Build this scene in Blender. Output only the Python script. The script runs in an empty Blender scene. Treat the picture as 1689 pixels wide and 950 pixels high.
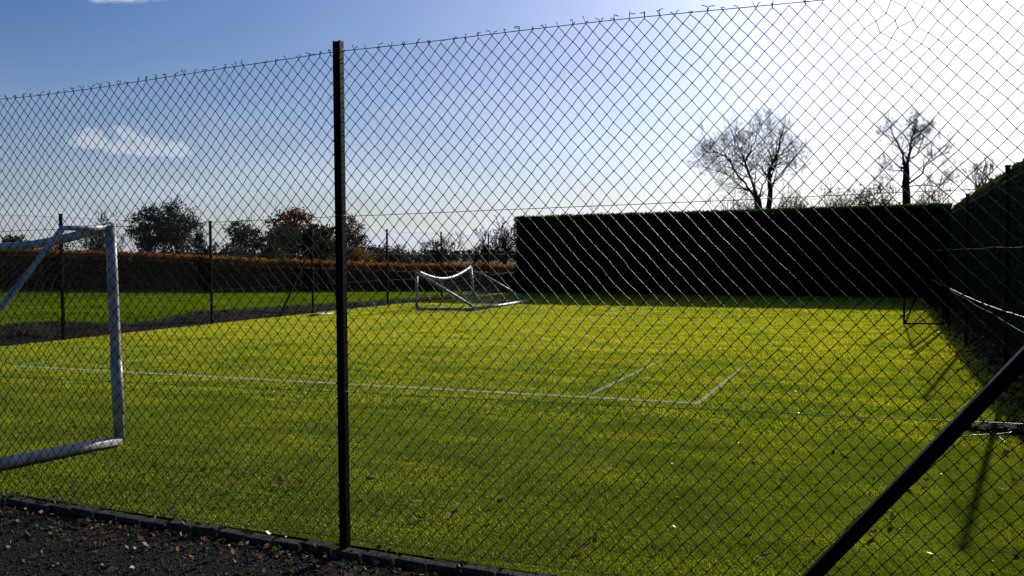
import bpy, bmesh, math, random
import numpy as np
from mathutils import Vector, Matrix, noise
random.seed(7); rng=np.random.default_rng(11)
sc=bpy.context.scene; COL=sc.collection
R=math.radians
# ---------------------------------------------------------------- camera
CAM=(12.958,-10.541,1.733); YAW=-.3869; PITCH=-.0360; ROLL=-.0068; F=1507.3; PW,PH=1689,950
_s,_c=math.sin(YAW),math.cos(YAW)
FWD=Vector((_s*math.cos(PITCH),_c*math.cos(PITCH),math.sin(PITCH)))
_r=Vector((_c,-_s,0)); _u=_r.cross(FWD)
RT=_r*math.cos(ROLL)+_u*math.sin(ROLL); UP=-_r*math.sin(ROLL)+_u*math.cos(ROLL)
cam=bpy.data.cameras.new('camera'); co=bpy.data.objects.new('camera',cam); COL.objects.link(co)
cam.sensor_width=36; cam.lens=F/PW*36; cam.clip_start=.05; cam.clip_end=6000
m=Matrix((RT,UP,-FWD)).transposed().to_4x4(); m.translation=Vector(CAM); co.matrix_world=m
cam.dof.use_dof=False
sc.camera=co
# ---------------------------------------------------------------- light, sky, exposure
SUN_AZ=R(8.0); SUN_EL=R(22.0)
SUN=Vector((math.sin(SUN_AZ)*math.cos(SUN_EL),math.cos(SUN_AZ)*math.cos(SUN_EL),math.sin(SUN_EL)))
sc.view_settings.view_transform='Standard'; sc.view_settings.look='None'
sc.view_settings.exposure=-0.25; sc.view_settings.gamma=1
sl=bpy.data.lights.new('sun','SUN'); sl.energy=5.0; sl.angle=R(.55); sl.color=(1,.93,.82)
so=bpy.data.objects.new('sun',sl); COL.objects.link(so); so.rotation_euler=SUN.to_track_quat('Z','Y').to_euler()
world=bpy.data.worlds.new('World'); sc.world=world; world.use_nodes=True
NT=world.node_tree; N=NT.nodes; L=NT.links; N.clear()
def nd(t,**k):
    n=N.new(t)
    for a,b in k.items(): setattr(n,a,b)
    return n
def mth(op,a,b=None,c=None):
    n=nd('ShaderNodeMath',operation=op)
    for i,v in enumerate((a,b,c)):
        if v is None: continue
        if isinstance(v,(int,float)): n.inputs[i].default_value=v
        else: L.new(v,n.inputs[i])
    return n.outputs[0]
sky=nd('ShaderNodeTexSky',sky_type='NISHITA',sun_disc=False); sky.sun_elevation=SUN_EL; sky.sun_rotation=SUN_AZ
sky.air_density=1.0; sky.dust_density=.6; sky.ozone_density=1.6; sky.altitude=100
tc=nd('ShaderNodeTexCoord'); DIR=tc.outputs['Generated']
dotn=nd('ShaderNodeVectorMath',operation='DOT_PRODUCT'); L.new(DIR,dotn.inputs[0]); dotn.inputs[1].default_value=SUN
ang=mth('ARCCOSINE',mth('MINIMUM',dotn.outputs['Value'],.99999))
aur=mth('MULTIPLY',mth('EXPONENT',mth('MULTIPLY',ang,-2.9)),11.0); aurt=mth('MULTIPLY',mth('EXPONENT',mth('MULTIPLY',ang,-5.0)),15.0)
xyz=nd('ShaderNodeSeparateXYZ'); L.new(DIR,xyz.inputs[0])
el=mth('ARCSINE',xyz.outputs['Z']); az=mth('ARCTAN2',xyz.outputs['X'],xyz.outputs['Y'])
# clouds: a cloud deck seen at a distance, noise in azimuth and elevation
comb=nd('ShaderNodeCombineXYZ'); L.new(az,comb.inputs[0]); L.new(mth('MULTIPLY',el,2.2),comb.inputs[1])
nz=nd('ShaderNodeTexNoise'); nz.inputs['Scale'].default_value=24; nz.inputs['Detail'].default_value=7; nz.inputs['Roughness'].default_value=.58
L.new(comb.outputs[0],nz.inputs['Vector'])
comb2=nd('ShaderNodeCombineXYZ'); L.new(az,comb2.inputs[0]); L.new(mth('MULTIPLY',el,5),comb2.inputs[1])
nz2=nd('ShaderNodeTexNoise'); nz2.inputs['Scale'].default_value=4.2; nz2.inputs['Detail'].default_value=6; nz2.inputs['Roughness'].default_value=.6
L.new(comb2.outputs[0],nz2.inputs['Vector'])
def puff(a0,e0,wa,we,flat=1.0):
    da=mth('DIVIDE',mth('SUBTRACT',az,a0),wa); de=mth('DIVIDE',mth('SUBTRACT',el,e0),we)
    de=mth('MULTIPLY',de,mth('ADD',1.0,mth('MULTIPLY',mth('LESS_THAN',de,0),flat)))
    d=mth('SQRT',mth('ADD',mth('MULTIPLY',da,da),mth('MULTIPLY',de,de)))
    return mth('SUBTRACT',1.0,d)
def azel(px,py):
    d=FWD+RT*((px-PW/2)/F)-UP*((py-PH/2)/F); d.normalize(); return math.atan2(d.x,d.y),math.asin(d.z)
cl=None
for px,py,w,h,fl in ((150,238,36,30,3.0),(228,250,56,50,3.2),(290,254,40,24,2.6),(195,-8,78,28,1.2)):
    a,e=azel(px,py); p=puff(a,e,w/F*1.15,h/F*1.15,fl)
    cl=p if cl is None else mth('MAXIMUM',cl,p)
cl=mth('ADD',cl,mth('MULTIPLY',mth('SUBTRACT',nz.outputs['Fac'],.5),1.7))
cr=nd('ShaderNodeMapRange',interpolation_type='SMOOTHSTEP'); L.new(cl,cr.inputs[0]); cr.inputs[1].default_value=-.02; cr.inputs[2].default_value=.62; cr.inputs[4].default_value=.8
st=nd('ShaderNodeMapRange',interpolation_type='SMOOTHSTEP'); L.new(nz2.outputs['Fac'],st.inputs[0]); st.inputs[1].default_value=.38; st.inputs[2].default_value=.72
lowb=nd('ShaderNodeMapRange'); L.new(el,lowb.inputs[0]); lowb.inputs[1].default_value=0; lowb.inputs[2].default_value=R(12); lowb.inputs[3].default_value=1; lowb.inputs[4].default_value=0
strk=mth('MULTIPLY',mth('MULTIPLY',st.outputs[0],lowb.outputs[0]),.55)
hzf=mth('MULTIPLY',mth('EXPONENT',mth('MULTIPLY',mth('MAXIMUM',el,0),-9.0)),.62)
cfac=mth('MAXIMUM',cr.outputs[0],mth('ADD',strk,hzf))
# cloud brightness grows towards the sun (forward scatter)
cb=mth('ADD',mth('MULTIPLY',mth('EXPONENT',mth('MULTIPLY',ang,-2.0)),14),6.2)
ccol=nd('ShaderNodeVectorMath',operation='SCALE'); ccol.inputs[0].default_value=(.84,.94,1.12); L.new(cb,ccol.inputs['Scale'])
hs=nd('ShaderNodeHueSaturation'); hs.inputs['Saturation'].default_value=1.75; hs.inputs['Value'].default_value=.70; L.new(sky.outputs[0],hs.inputs['Color'])
mx=nd('ShaderNodeMix',data_type='RGBA'); L.new(cfac,mx.inputs[0]); tint=nd('ShaderNodeMix',data_type='RGBA',blend_type='MULTIPLY'); tint.inputs[0].default_value=1; L.new(hs.outputs[0],tint.inputs[6]); tint.inputs[7].default_value=(.84,.93,1.30,1); L.new(tint.outputs[2],mx.inputs[6]); L.new(ccol.outputs[0],mx.inputs[7])
acol=nd('ShaderNodeVectorMath',operation='SCALE'); acol.inputs[0].default_value=(.86,.92,1.09); L.new(aur,acol.inputs['Scale'])
acol2=nd('ShaderNodeVectorMath',operation='SCALE'); acol2.inputs[0].default_value=(1.12,.99,.98); L.new(aurt,acol2.inputs['Scale'])
acs=nd('ShaderNodeVectorMath',operation='ADD'); L.new(acol.outputs[0],acs.inputs[0]); L.new(acol2.outputs[0],acs.inputs[1])
addc=nd('ShaderNodeVectorMath',operation='ADD'); L.new(mx.outputs[2],addc.inputs[0]); L.new(acs.outputs[0],addc.inputs[1])
bg=nd('ShaderNodeBackground'); bg.inputs['Strength'].default_value=.088; L.new(addc.outputs[0],bg.inputs['Color'])
wo=nd('ShaderNodeOutputWorld'); L.new(bg.outputs[0],wo.inputs['Surface'])

# ---------------------------------------------------------------- helpers
def P(px,py,axis,val):
    """point on the plane axis=val that the photograph shows at px,py"""
    d=FWD+RT*((px-PW/2)/F)-UP*((py-PH/2)/F)
    t=(val-CAM[axis])/d[axis]
    return Vector(CAM)+d*t
def tag(o,label=None,cat=None,group=None,kind=None):
    if label: o['label']=label
    if cat: o['category']=cat
    if group: o['group']=group
    if kind: o['kind']=kind
    return o
def link(name,me,mat=None,parent=None,smooth=False):
    if mat is not None: me.materials.append(mat)
    o=bpy.data.objects.new(name,me); COL.objects.link(o)
    if parent is not None: o.parent=parent
    if smooth: me.polygons.foreach_set('use_smooth',[True]*len(me.polygons))
    return o
def empty(name,loc=(0,0,0)):
    o=bpy.data.objects.new(name,None); COL.objects.link(o); o.location=loc; o.empty_display_size=.2; return o
def npmesh(name,V,Fc):
    """V (n,3), Fc (m,k) all faces with k corners"""
    V=np.asarray(V,dtype=np.float32); Fc=np.asarray(Fc,dtype=np.int32); k=Fc.shape[1]
    me=bpy.data.meshes.new(name); me.vertices.add(len(V)); me.vertices.foreach_set('co',V.ravel())
    me.loops.add(Fc.size); me.loops.foreach_set('vertex_index',Fc.ravel())
    me.polygons.add(len(Fc)); me.polygons.foreach_set('loop_start',np.arange(0,Fc.size,k,dtype=np.int32))
    me.update(calc_edges=True); me.validate(); return me
def prisms(A,B,ra,rb,k=4):
    """many tapered prisms between A[i] and B[i]"""
    A=np.asarray(A,float);B=np.asarray(B,float);ra=np.broadcast_to(ra,(len(A),)).astype(float);rb=np.broadcast_to(rb,(len(A),)).astype(float)
    d=B-A; ln=np.linalg.norm(d,axis=1,keepdims=True); d=d/np.maximum(ln,1e-9)
    ref=np.where(np.abs(d[:,2:3])>.9,[[1.,0,0]],[[0,0,1.]])
    u=np.cross(d,ref); u/=np.linalg.norm(u,axis=1,keepdims=True); v=np.cross(d,u)
    a=np.arange(k)*2*np.pi/k
    off=u[:,None,:]*np.cos(a)[None,:,None]+v[:,None,:]*np.sin(a)[None,:,None]
    VA=A[:,None,:]+off*ra[:,None,None]; VB=B[:,None,:]+off*rb[:,None,None]
    V=np.concatenate([VA,VB],axis=1).reshape(-1,3)
    i=np.arange(k); q=np.stack([i,(i+1)%k,(i+1)%k+k,i+k],1)
    Fc=(q[None]+(np.arange(len(A))*2*k)[:,None,None]).reshape(-1,4)
    return V,Fc
def tube(pts,r,k=8,caps=True):
    """one continuous tube along pts as (V,faces list)"""
    pts=[Vector(p) for p in pts]; n=len(pts); rr=r if hasattr(r,'__len__') else [r]*n
    bm=bmesh.new(); rings=[]
    prev=None
    for i,p in enumerate(pts):
        t=(pts[min(i+1,n-1)]-pts[max(i-1,0)]).normalized()
        if prev is None:
            ref=Vector((0,0,1)) if abs(t.z)<.9 else Vector((1,0,0)); u=t.cross(ref).normalized()
        else: u=(prev-t*prev.dot(t)).normalized()
        prev=u; v=t.cross(u)
        rings.append([bm.verts.new(p+(u*math.cos(a*2*math.pi/k)+v*math.sin(a*2*math.pi/k))*rr[i]) for a in range(k)])
    for a,b in zip(rings,rings[1:]):
        for j in range(k):
            f=bm.faces.new((a[j],a[(j+1)%k],b[(j+1)%k],b[j])); f.smooth=True
    if caps: bm.faces.new(rings[0][::-1]); bm.faces.new(rings[-1])
    return bm
def fin(name,bm,mat,parent=None):
    bmesh.ops.recalc_face_normals(bm,faces=bm.faces)
    me=bpy.data.meshes.new(name); bm.to_mesh(me); bm.free(); return link(name,me,mat,parent)
def bxm(bm,c,s,rot=None,bev=0):
    r=bmesh.ops.create_cube(bm,size=1); vs=r['verts']
    bmesh.ops.scale(bm,vec=s,verts=vs)
    if bev:
        es=list({e for v in vs for e in v.link_edges}); rr=bmesh.ops.bevel(bm,geom=es,offset=bev,segments=1,affect='EDGES'); vs=rr['verts']
    if rot is not None: bmesh.ops.rotate(bm,cent=(0,0,0),matrix=rot,verts=vs)
    bmesh.ops.translate(bm,vec=c,verts=vs)
def extr(bm,prof,a,b,u,v):
    """extrude 2d profile from a to b with axes u,v"""
    a,b,u,v=map(Vector,(a,b,u,v))
    A=[bm.verts.new(a+u*x+v*y) for x,y in prof]; B=[bm.verts.new(b+u*x+v*y) for x,y in prof]
    n=len(prof)
    for i in range(n): bm.faces.new((A[i],A[(i+1)%n],B[(i+1)%n],B[i]))
    bm.faces.new(A[::-1]); bm.faces.new(B)
def cards(C,size,flat=0.0,aspect=.6):
    """random leaf quads (pointed rhombs) at points C"""
    n=len(C); C=np.asarray(C,float)
    a=rng.normal(size=(n,3)); a[:,2]*=(1-flat); a/=np.linalg.norm(a,axis=1,keepdims=True)
    b=rng.normal(size=(n,3)); b[:,2]*=(1-flat); b-=a*(a*b).sum(1,keepdims=True); b/=np.linalg.norm(b,axis=1,keepdims=True)
    s=(np.asarray(size)*rng.uniform(.6,1.3,n))[:,None]
    V=np.stack([C+a*s,C+b*s*aspect,C-a*s,C-b*s*aspect],1).reshape(-1,3)
    return V,np.arange(4*n).reshape(-1,4)
# ---------------------------------------------------------------- materials
def new(name):
    mt=bpy.data.materials.new(name); mt.use_nodes=True; nt=mt.node_tree
    return mt,nt,nt.nodes['Principled BSDF']
def ramp(nt,fac,stops):
    r=nt.nodes.new('ShaderNodeValToRGB'); e=r.color_ramp.elements
    while len(e)<len(stops): e.new(.5)
    for x,(p,c) in zip(e,stops): x.position=p; x.color=(*c,1)
    nt.links.new(fac,r.inputs[0]); return r.outputs[0]
def ntex(nt,scale,detail=4,rough=.55,vec=None,stretch=None,coord='Object'):
    t=nt.nodes.new('ShaderNodeTexCoord'); n=nt.nodes.new('ShaderNodeTexNoise')
    n.inputs['Scale'].default_value=scale; n.inputs['Detail'].default_value=detail; n.inputs['Roughness'].default_value=rough
    if stretch:
        mp=nt.nodes.new('ShaderNodeMapping'); mp.inputs['Scale'].default_value=stretch; nt.links.new(t.outputs[coord],mp.inputs[0]); nt.links.new(mp.outputs[0],n.inputs['Vector'])
    else: nt.links.new(t.outputs[coord],n.inputs['Vector'])
    return n.outputs['Fac']
def bump(nt,b,fac,strength,dist):
    n=nt.nodes.new('ShaderNodeBump'); n.inputs['Strength'].default_value=strength; n.inputs['Distance'].default_value=dist
    nt.links.new(fac,n.inputs['Height']); nt.links.new(n.outputs[0],b.inputs['Normal']); return n
def mixc(nt,fac,a,b,mode='MIX'):
    n=nt.nodes.new('ShaderNodeMix'); n.data_type='RGBA'; n.blend_type=mode
    for s,v in ((0,fac),(6,a),(7,b)):
        if isinstance(v,(int,float)): n.inputs[s].default_value=v
        elif isinstance(v,tuple): n.inputs[s].default_value=(*v,1)
        else: nt.links.new(v,n.inputs[s])
    return n.outputs[2]
def simple(name,stops,scale=8,rough=.6,spec=.5,bm=(0,0),metal=0,stretch=None,bscale=None):
    mt,nt,b=new(name); f=ntex(nt,scale,stretch=stretch); nt.links.new(ramp(nt,f,stops),b.inputs['Base Color'])
    b.inputs['Roughness'].default_value=rough; b.inputs['Specular IOR Level'].default_value=spec; b.inputs['Metallic'].default_value=metal
    if bm[0]: bump(nt,b,ntex(nt,bscale or scale*6),bm[0],bm[1])
    return mt
def leafmat(name,stops,scale=.5,trans=.5,rough=.5,tcol=None,spec=.25):
    """leaf: diffuse + translucent; colour varies per leaf"""
    mt,nt,b=new(name); g=nt.nodes.new('ShaderNodeNewGeometry')
    f=nt.nodes.new('ShaderNodeMath'); f.operation='ADD'
    n1=ntex(nt,scale,3); mm=nt.nodes.new('ShaderNodeMath'); mm.operation='MULTIPLY_ADD'; nt.links.new(n1,mm.inputs[0]); mm.inputs[1].default_value=1.5; mm.inputs[2].default_value=-.5
    m2=nt.nodes.new('ShaderNodeMath'); m2.operation='MULTIPLY_ADD'; nt.links.new(g.outputs['Random Per Island'],m2.inputs[0]); m2.inputs[1].default_value=.5; nt.links.new(mm.outputs[0],m2.inputs[2])
    c=ramp(nt,m2.outputs[0],stops); nt.links.new(c,b.inputs['Base Color'])
    b.inputs['Roughness'].default_value=rough; b.inputs['Specular IOR Level'].default_value=spec
    tr=nt.nodes.new('ShaderNodeBsdfTranslucent')
    nt.links.new(mixc(nt,1.0,c,tcol or (1,1,1),'MULTIPLY'),tr.inputs[0])
    ms=nt.nodes.new('ShaderNodeMixShader'); ms.inputs[0].default_value=trans
    nt.links.new(b.outputs[0],ms.inputs[1]); nt.links.new(tr.outputs[0],ms.inputs[2]); nt.links.new(ms.outputs[0],nt.nodes['Material Output'].inputs['Surface'])
    return mt
def turfmat(name,dark,mid,warm,shine,shinef,white=None,patch=.35,streak=(1,3.2,1),rough=.62):
    mt,nt,b=new(name)
    f=ntex(nt,patch,6,.62,stretch=streak); base=ramp(nt,f,[(.36,dark),(.5,mid),(.64,warm)])
    blot=ntex(nt,2.2,5,.65,stretch=(1,1.6,1)); base=mixc(nt,ramp(nt,blot,[(.42,(0,0,0)),(.66,(.55,.55,.55))]),base,warm)
    fine=ntex(nt,70,3,.7); spk=ramp(nt,fine,[(.3,(.45,.45,.45)),(.52,(1,1,1)),(.75,(1.7,1.65,1.5))])
    base=mixc(nt,.85,base,spk,'MULTIPLY')
    if white:
        w=ntex(nt,24,4,.7); base=mixc(nt,ramp(nt,w,[(.36,(0,0,0)),(.56,(.8,.8,.8))]),base,white)
    nt.links.new(base,b.inputs['Base Color']); b.inputs['Roughness'].default_value=.9; b.inputs['Specular IOR Level'].default_value=.0
    gl=nt.nodes.new('ShaderNodeBsdfGlossy'); gl.inputs['Roughness'].default_value=rough
    gv=mixc(nt,1.0,ramp(nt,blot,[(.35,(.55,.6,.5)),(.62,(1.15,1.1,1))]),shine,'MULTIPLY')
    gv=mixc(nt,.8,gv,spk,'MULTIPLY')
    nt.links.new(gv,gl.inputs['Color'])
    bp=nt.nodes.new('ShaderNodeBump'); bp.inputs['Strength'].default_value=.9; bp.inputs['Distance'].default_value=.012
    nt.links.new(fine,bp.inputs['Height']); nt.links.new(bp.outputs[0],b.inputs['Normal']); nt.links.new(bp.outputs[0],gl.inputs['Normal'])
    fr=nt.nodes.new('ShaderNodeLayerWeight'); fr.inputs['Blend'].default_value=.5
    k=nt.nodes.new('ShaderNodeMapRange'); nt.links.new(fr.outputs['Facing'],k.inputs[0]); k.inputs[1].default_value=.45; k.inputs[2].default_value=1; k.inputs[3].default_value=.04; k.inputs[4].default_value=shinef
    ms=nt.nodes.new('ShaderNodeMixShader'); nt.links.new(k.outputs[0],ms.inputs[0]); nt.links.new(b.outputs[0],ms.inputs[1]); nt.links.new(gl.outputs[0],ms.inputs[2])
    nt.links.new(ms.outputs[0],nt.nodes['Material Output'].inputs['Surface'])
    return mt
M={}
M['turf']=turfmat('turf',(.018,.034,.006),(.030,.050,.007),(.052,.066,.008),(.45,.5,.02),.06)
M['paint']=turfmat('painted_turf',(.10,.12,.03),(.14,.15,.05),(.16,.16,.05),(.8,.8,.5),.10,white=(.50,.50,.38))
M['lawn']=turfmat('lawn_grass',(.02,.05,.004),(.035,.075,.005),(.05,.09,.006),(.25,.5,.03),.08,patch=.12)
M['field']=simple('field_grass',[(.3,(.03,.05,.01)),(.7,(.06,.08,.02))],.05,.95,.1)
M['soil']=simple('bare_soil',[(.3,(.006,.0045,.003)),(.55,(.018,.013,.008)),(.75,(.04,.030,.02))],3,.95,.1,(1,.04),bscale=14)
M['gravelbed']=simple('gravel_bed',[(.3,(.005,.004,.003)),(.6,(.014,.011,.008)),(.8,(.035,.028,.02))],30,.95,.15,(1,.02),bscale=60)
M['stone']=simple('gravel_stone',[(.3,(.012,.010,.007)),(.55,(.04,.034,.025)),(.8,(.15,.13,.10))],25,.75,.35)
M['brick']=simple('edging_brick',[(.3,(.02,.013,.010)),(.55,(.05,.034,.027)),(.75,(.10,.07,.058))],14,.9,.2,(.9,.008),bscale=90)
M['post']=simple('black_painted_steel',[(.3,(.003,.003,.003)),(.7,(.007,.006,.006))],20,.6,.05,(.3,.001))
M['wire']=simple('dark_coated_wire',[(.3,(.006,.005,.006)),(.7,(.014,.012,.014))],30,.5,.09)
M['steelwire']=simple('weathered_steel_wire',[(.3,(.05,.05,.05)),(.7,(.12,.12,.12))],30,.35,.6,metal=.5)
M['goal']=simple('chalky_white_paint',[(.30,(.17,.165,.15)),(.48,(.36,.35,.33)),(.7,(.52,.50,.47))],9,.45,.5,(.5,.002),bscale=45)
M['net']=simple('pale_net_cord',[(.3,(.12,.12,.11)),(.7,(.26,.26,.23))],40,.7,.2)
M['bark']=simple('grey_bark',[(.3,(.012,.010,.009)),(.7,(.035,.030,.026))],3,.9,.2)
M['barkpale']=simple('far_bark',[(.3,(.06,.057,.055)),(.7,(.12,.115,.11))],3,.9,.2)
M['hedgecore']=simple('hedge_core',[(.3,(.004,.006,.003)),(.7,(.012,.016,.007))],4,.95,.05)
M['yew']=leafmat('yew_leaf',[(.2,(.009,.026,.014)),(.6,(.020,.044,.014)),(.85,(.055,.095,.012))],1.2,.45,.6,(1.4,1.9,.4),.08)
M['beech']=leafmat('beech_leaf',[(.15,(.05,.025,.006)),(.4,(.20,.07,.008)),(.58,(.36,.13,.010)),(.72,(.28,.15,.012)),(.9,(.08,.12,.012))],.7,.5,.6,(1.3,1.1,.7),.15)
M['ever']=leafmat('evergreen_leaf',[(.2,(.022,.030,.026)),(.8,(.06,.07,.05))],.3,.35,.6,(1,1,.7),.1)
M['olive']=leafmat('olive_leaf',[(.2,(.02,.028,.008)),(.8,(.06,.07,.018))],.3,.4,.6,(1.1,1.1,.6),.1)
M['russet']=leafmat('russet_leaf',[(.2,(.07,.034,.02)),(.8,(.20,.075,.03))],.3,.45,.6,(1.1,.9,.6),.1)
M['twigs']=leafmat('last_brown_leaves',[(.2,(.02,.015,.012)),(.8,(.07,.045,.03))],.3,.3,.6,None,.1)
M['gold']=leafmat('golden_leaf',[(.2,(.10,.06,.01)),(.8,(.20,.12,.015))],.3,.5,.6,(1.1,1,.6),.1)
M['litter']=leafmat('fallen_leaf',[(.15,(.10,.03,.015)),(.4,(.22,.09,.04)),(.65,(.38,.20,.09)),(.9,(.42,.27,.15))],3,.25,.6,None,.2)
M['litterdark']=leafmat('rotting_leaf',[(.15,(.015,.01,.008)),(.5,(.05,.03,.02)),(.85,(.16,.12,.09))],3,.15,.45,None,.35)
M['litterheap']=leafmat('heap_leaf',[(.15,(.010,.007,.005)),(.6,(.03,.02,.012)),(.9,(.10,.07,.04))],3,.15,.7,None,.1)
M['weed']=leafmat('weed_leaf',[(.2,(.03,.09,.006)),(.8,(.10,.20,.012))],3,.5,.5,(1.1,1.3,.5),.3)
M['straw']=leafmat('dry_stem',[(.2,(.10,.07,.03)),(.8,(.25,.19,.09))],3,.3,.7)
def blademat(name,stops,patch,trans,streak=(1,2.2,1),tcol=(1,1,1),spec=.3,gloss=0,moss_backlight=False):
    mt,nt,b=new(name); g=nt.nodes.new('ShaderNodeNewGeometry')
    f=ntex(nt,patch,6,.66,stretch=streak); mm=nt.nodes.new('ShaderNodeMath'); mm.operation='MULTIPLY_ADD'; nt.links.new(f,mm.inputs[0]); mm.inputs[1].default_value=2.6; mm.inputs[2].default_value=-.90
    m2=nt.nodes.new('ShaderNodeMath'); m2.operation='MULTIPLY_ADD'; nt.links.new(g.outputs['Random Per Island'],m2.inputs[0]); m2.inputs[1].default_value=.17; nt.links.new(mm.outputs[0],m2.inputs[2])
    fac=m2.outputs[0]
    if moss_backlight:   # mossier, yellower mid-court; the far court's backlit brightening is put in this colour too
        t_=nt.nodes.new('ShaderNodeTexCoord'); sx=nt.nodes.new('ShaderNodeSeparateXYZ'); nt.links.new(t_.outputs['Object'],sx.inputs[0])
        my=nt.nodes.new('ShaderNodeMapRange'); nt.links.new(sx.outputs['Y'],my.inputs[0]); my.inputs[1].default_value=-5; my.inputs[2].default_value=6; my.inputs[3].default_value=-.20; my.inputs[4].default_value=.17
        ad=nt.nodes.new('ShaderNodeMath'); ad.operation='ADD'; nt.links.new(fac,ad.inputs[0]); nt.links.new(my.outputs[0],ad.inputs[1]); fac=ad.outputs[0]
    c=ramp(nt,fac,stops); nt.links.new(c,b.inputs['Base Color']); b.inputs['Roughness'].default_value=.5; b.inputs['Specular IOR Level'].default_value=spec
    tr=nt.nodes.new('ShaderNodeBsdfTranslucent'); nt.links.new(mixc(nt,1.0,c,tcol,'MULTIPLY'),tr.inputs[0])
    ms=nt.nodes.new('ShaderNodeMixShader'); ms.inputs[0].default_value=trans
    nt.links.new(b.outputs[0],ms.inputs[1]); nt.links.new(tr.outputs[0],ms.inputs[2]); out=ms.outputs[0]
    if gloss:
        gl_=nt.nodes.new('ShaderNodeBsdfGlossy'); gl_.inputs['Roughness'].default_value=.68; gl_.inputs['Color'].default_value=(.95,.92,.16,1); m3=nt.nodes.new('ShaderNodeMixShader'); lw=nt.nodes.new('ShaderNodeLayerWeight'); lw.inputs['Blend'].default_value=.5; mr=nt.nodes.new('ShaderNodeMapRange'); nt.links.new(lw.outputs['Facing'],mr.inputs[0]); mr.inputs[3].default_value=gloss*.2; mr.inputs[4].default_value=gloss*1.6; nt.links.new(mr.outputs[0],m3.inputs[0]); nt.links.new(out,m3.inputs[1]); nt.links.new(gl_.outputs[0],m3.inputs[2]); out=m3.outputs[0]
    nt.links.new(out,nt.nodes['Material Output'].inputs['Surface']); return mt
M['blade']=blademat('turf_fibre',[(.05,(.10,.17,.010)),(.40,(.21,.30,.014)),(.75,(.44,.45,.018)),(1.0,(.56,.48,.025))],.8,.68,moss_backlight=True,tcol=(1.5,1.5,1.0),spec=0,gloss=.32)
M['bladewhite']=blademat('painted_turf_fibre',[(.1,(.5,.5,.32)),(.9,(.72,.70,.52))],1,.6,spec=0)
M['lawnblade']=blademat('lawn_blade',[(.1,(.05,.09,.002)),(.5,(.11,.16,.003)),(.9,(.20,.23,.005))],.35,.6,tcol=(1.4,1.5,.6),spec=0)
M['pipe']=simple('blue_grey_pipe',[(.3,(.18,.24,.32)),(.7,(.32,.40,.5))],6,.5,.4)

# ---------------------------------------------------------------- ground sheets
def sheet(name,x0,x1,y0,y1,z,mat,nx=1,ny=1,zf=None,parent=None):
    xs=np.linspace(x0,x1,nx+1); ys=np.linspace(y0,y1,ny+1); X,Y=np.meshgrid(xs,ys,indexing='ij')
    Z=np.full_like(X,z) if zf is None else np.vectorize(zf)(X,Y)
    V=np.stack([X,Y,Z],-1).reshape(-1,3); i,j=np.meshgrid(np.arange(nx),np.arange(ny),indexing='ij'); a=(i*(ny+1)+j).ravel()
    Fc=np.stack([a,a+ny+1,a+ny+2,a+1],1); return link(name,npmesh(name,V,Fc),mat,parent,smooth=True)
tag(sheet('field',-2500,2500,-2500,3500,-.30,M['field'],8,8),kind='structure')
def kerby(x): return -5.80-.04*(x-6.9)      # back edge of the brick edging
def nse(x,y,s=1.0,z=0.): return noise.noise(Vector((x*s,y*s,z)))
pitch=sheet('turf_court',-3.15,14.75,-5.72,28.2,0,M['turf'],1,1,zf=lambda x,y: 0 if y>0 else 0); tag(pitch,kind='structure')
# trim the near edge to the edging line
for v in pitch.data.vertices:
    if v.co.y<0: v.co.y=kerby(v.co.x)+.035
pitch['kind']='structure'
def paint(pts,w=.05,closed=False):
    (x0,y0),(x1,y1)=pts; d=Vector((x1-x0,y1-y0)).normalized(); n=Vector((-d.y,d.x))*w/2
    k=max(1,int(math.hypot(x1-x0,y1-y0)/.4)); V=[];Fc=[]
    for i in range(k+1):
        t=i/k; x=x0+(x1-x0)*t; y=y0+(y1-y0)*t; j=.012*nse(x,y,1.7,3)
        V+= [(x+n.x*(1+j*8)+n.x*0,y+n.y*(1+j*8),.004),(x-n.x*(1-j*8),y-n.y*(1-j*8),.004)]
        if i: Fc.append((2*i-2,2*i-1,2*i+1,2*i))
    return link('painted_line',npmesh('painted_line',V,Fc),M['paint'],pitch)
C=.025
paint([(-.025,0),(10.995,0)],.075)
for x in (0,1.37,9.6,10.97): paint([(x,.041),(x,23.73 if x<9 else 4.2)])
paint([(1.397,5.485),(9.573,5.485)],.055); paint([(1.397,18.285),(9.573,18.285)],.055); paint([(5.485,5.515),(5.485,18.25)]); paint([(-.025,23.77),(10.995,23.77)],.07)
LINES=[(-.03,-.04,11.0,.04)]+[(x-.027,0,x+.027,23.77) for x in (0,1.37,9.6,10.97)]+[(1.37,5.455,9.6,5.515),(1.37,18.25,9.6,18.31),(5.457,5.485,5.513,18.28),(-.03,23.73,11,23.81)]
def blades(name,X,Y,Z,h,wd,mat,parent=None,lean=.6):
    n=len(X); a=rng.uniform(0,2*np.pi,n); h=h*rng.uniform(.6,1.25,n); wd=wd*rng.uniform(.7,1.3,n)
    s=np.stack([np.cos(a)*wd/2,np.sin(a)*wd/2,0*a],1); b=np.stack([X,Y,Z],1); t=b+np.stack([rng.normal(0,1,n)*h*lean,rng.normal(0,1,n)*h*lean,h],1)
    V=np.stack([b-s,b+s,t],1).reshape(-1,3); o=link(name,npmesh(name,V,np.arange(3*n).reshape(-1,3)),mat,parent); o['kind']='stuff'; return o
def court_xy(n,y0,y1):
    y=rng.uniform(y0,y1,n); x=rng.uniform(.5 if y0<-3 else -3.13,14.75,n); return x,y
bx=[];by=[];bh=[];bw=[]
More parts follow.
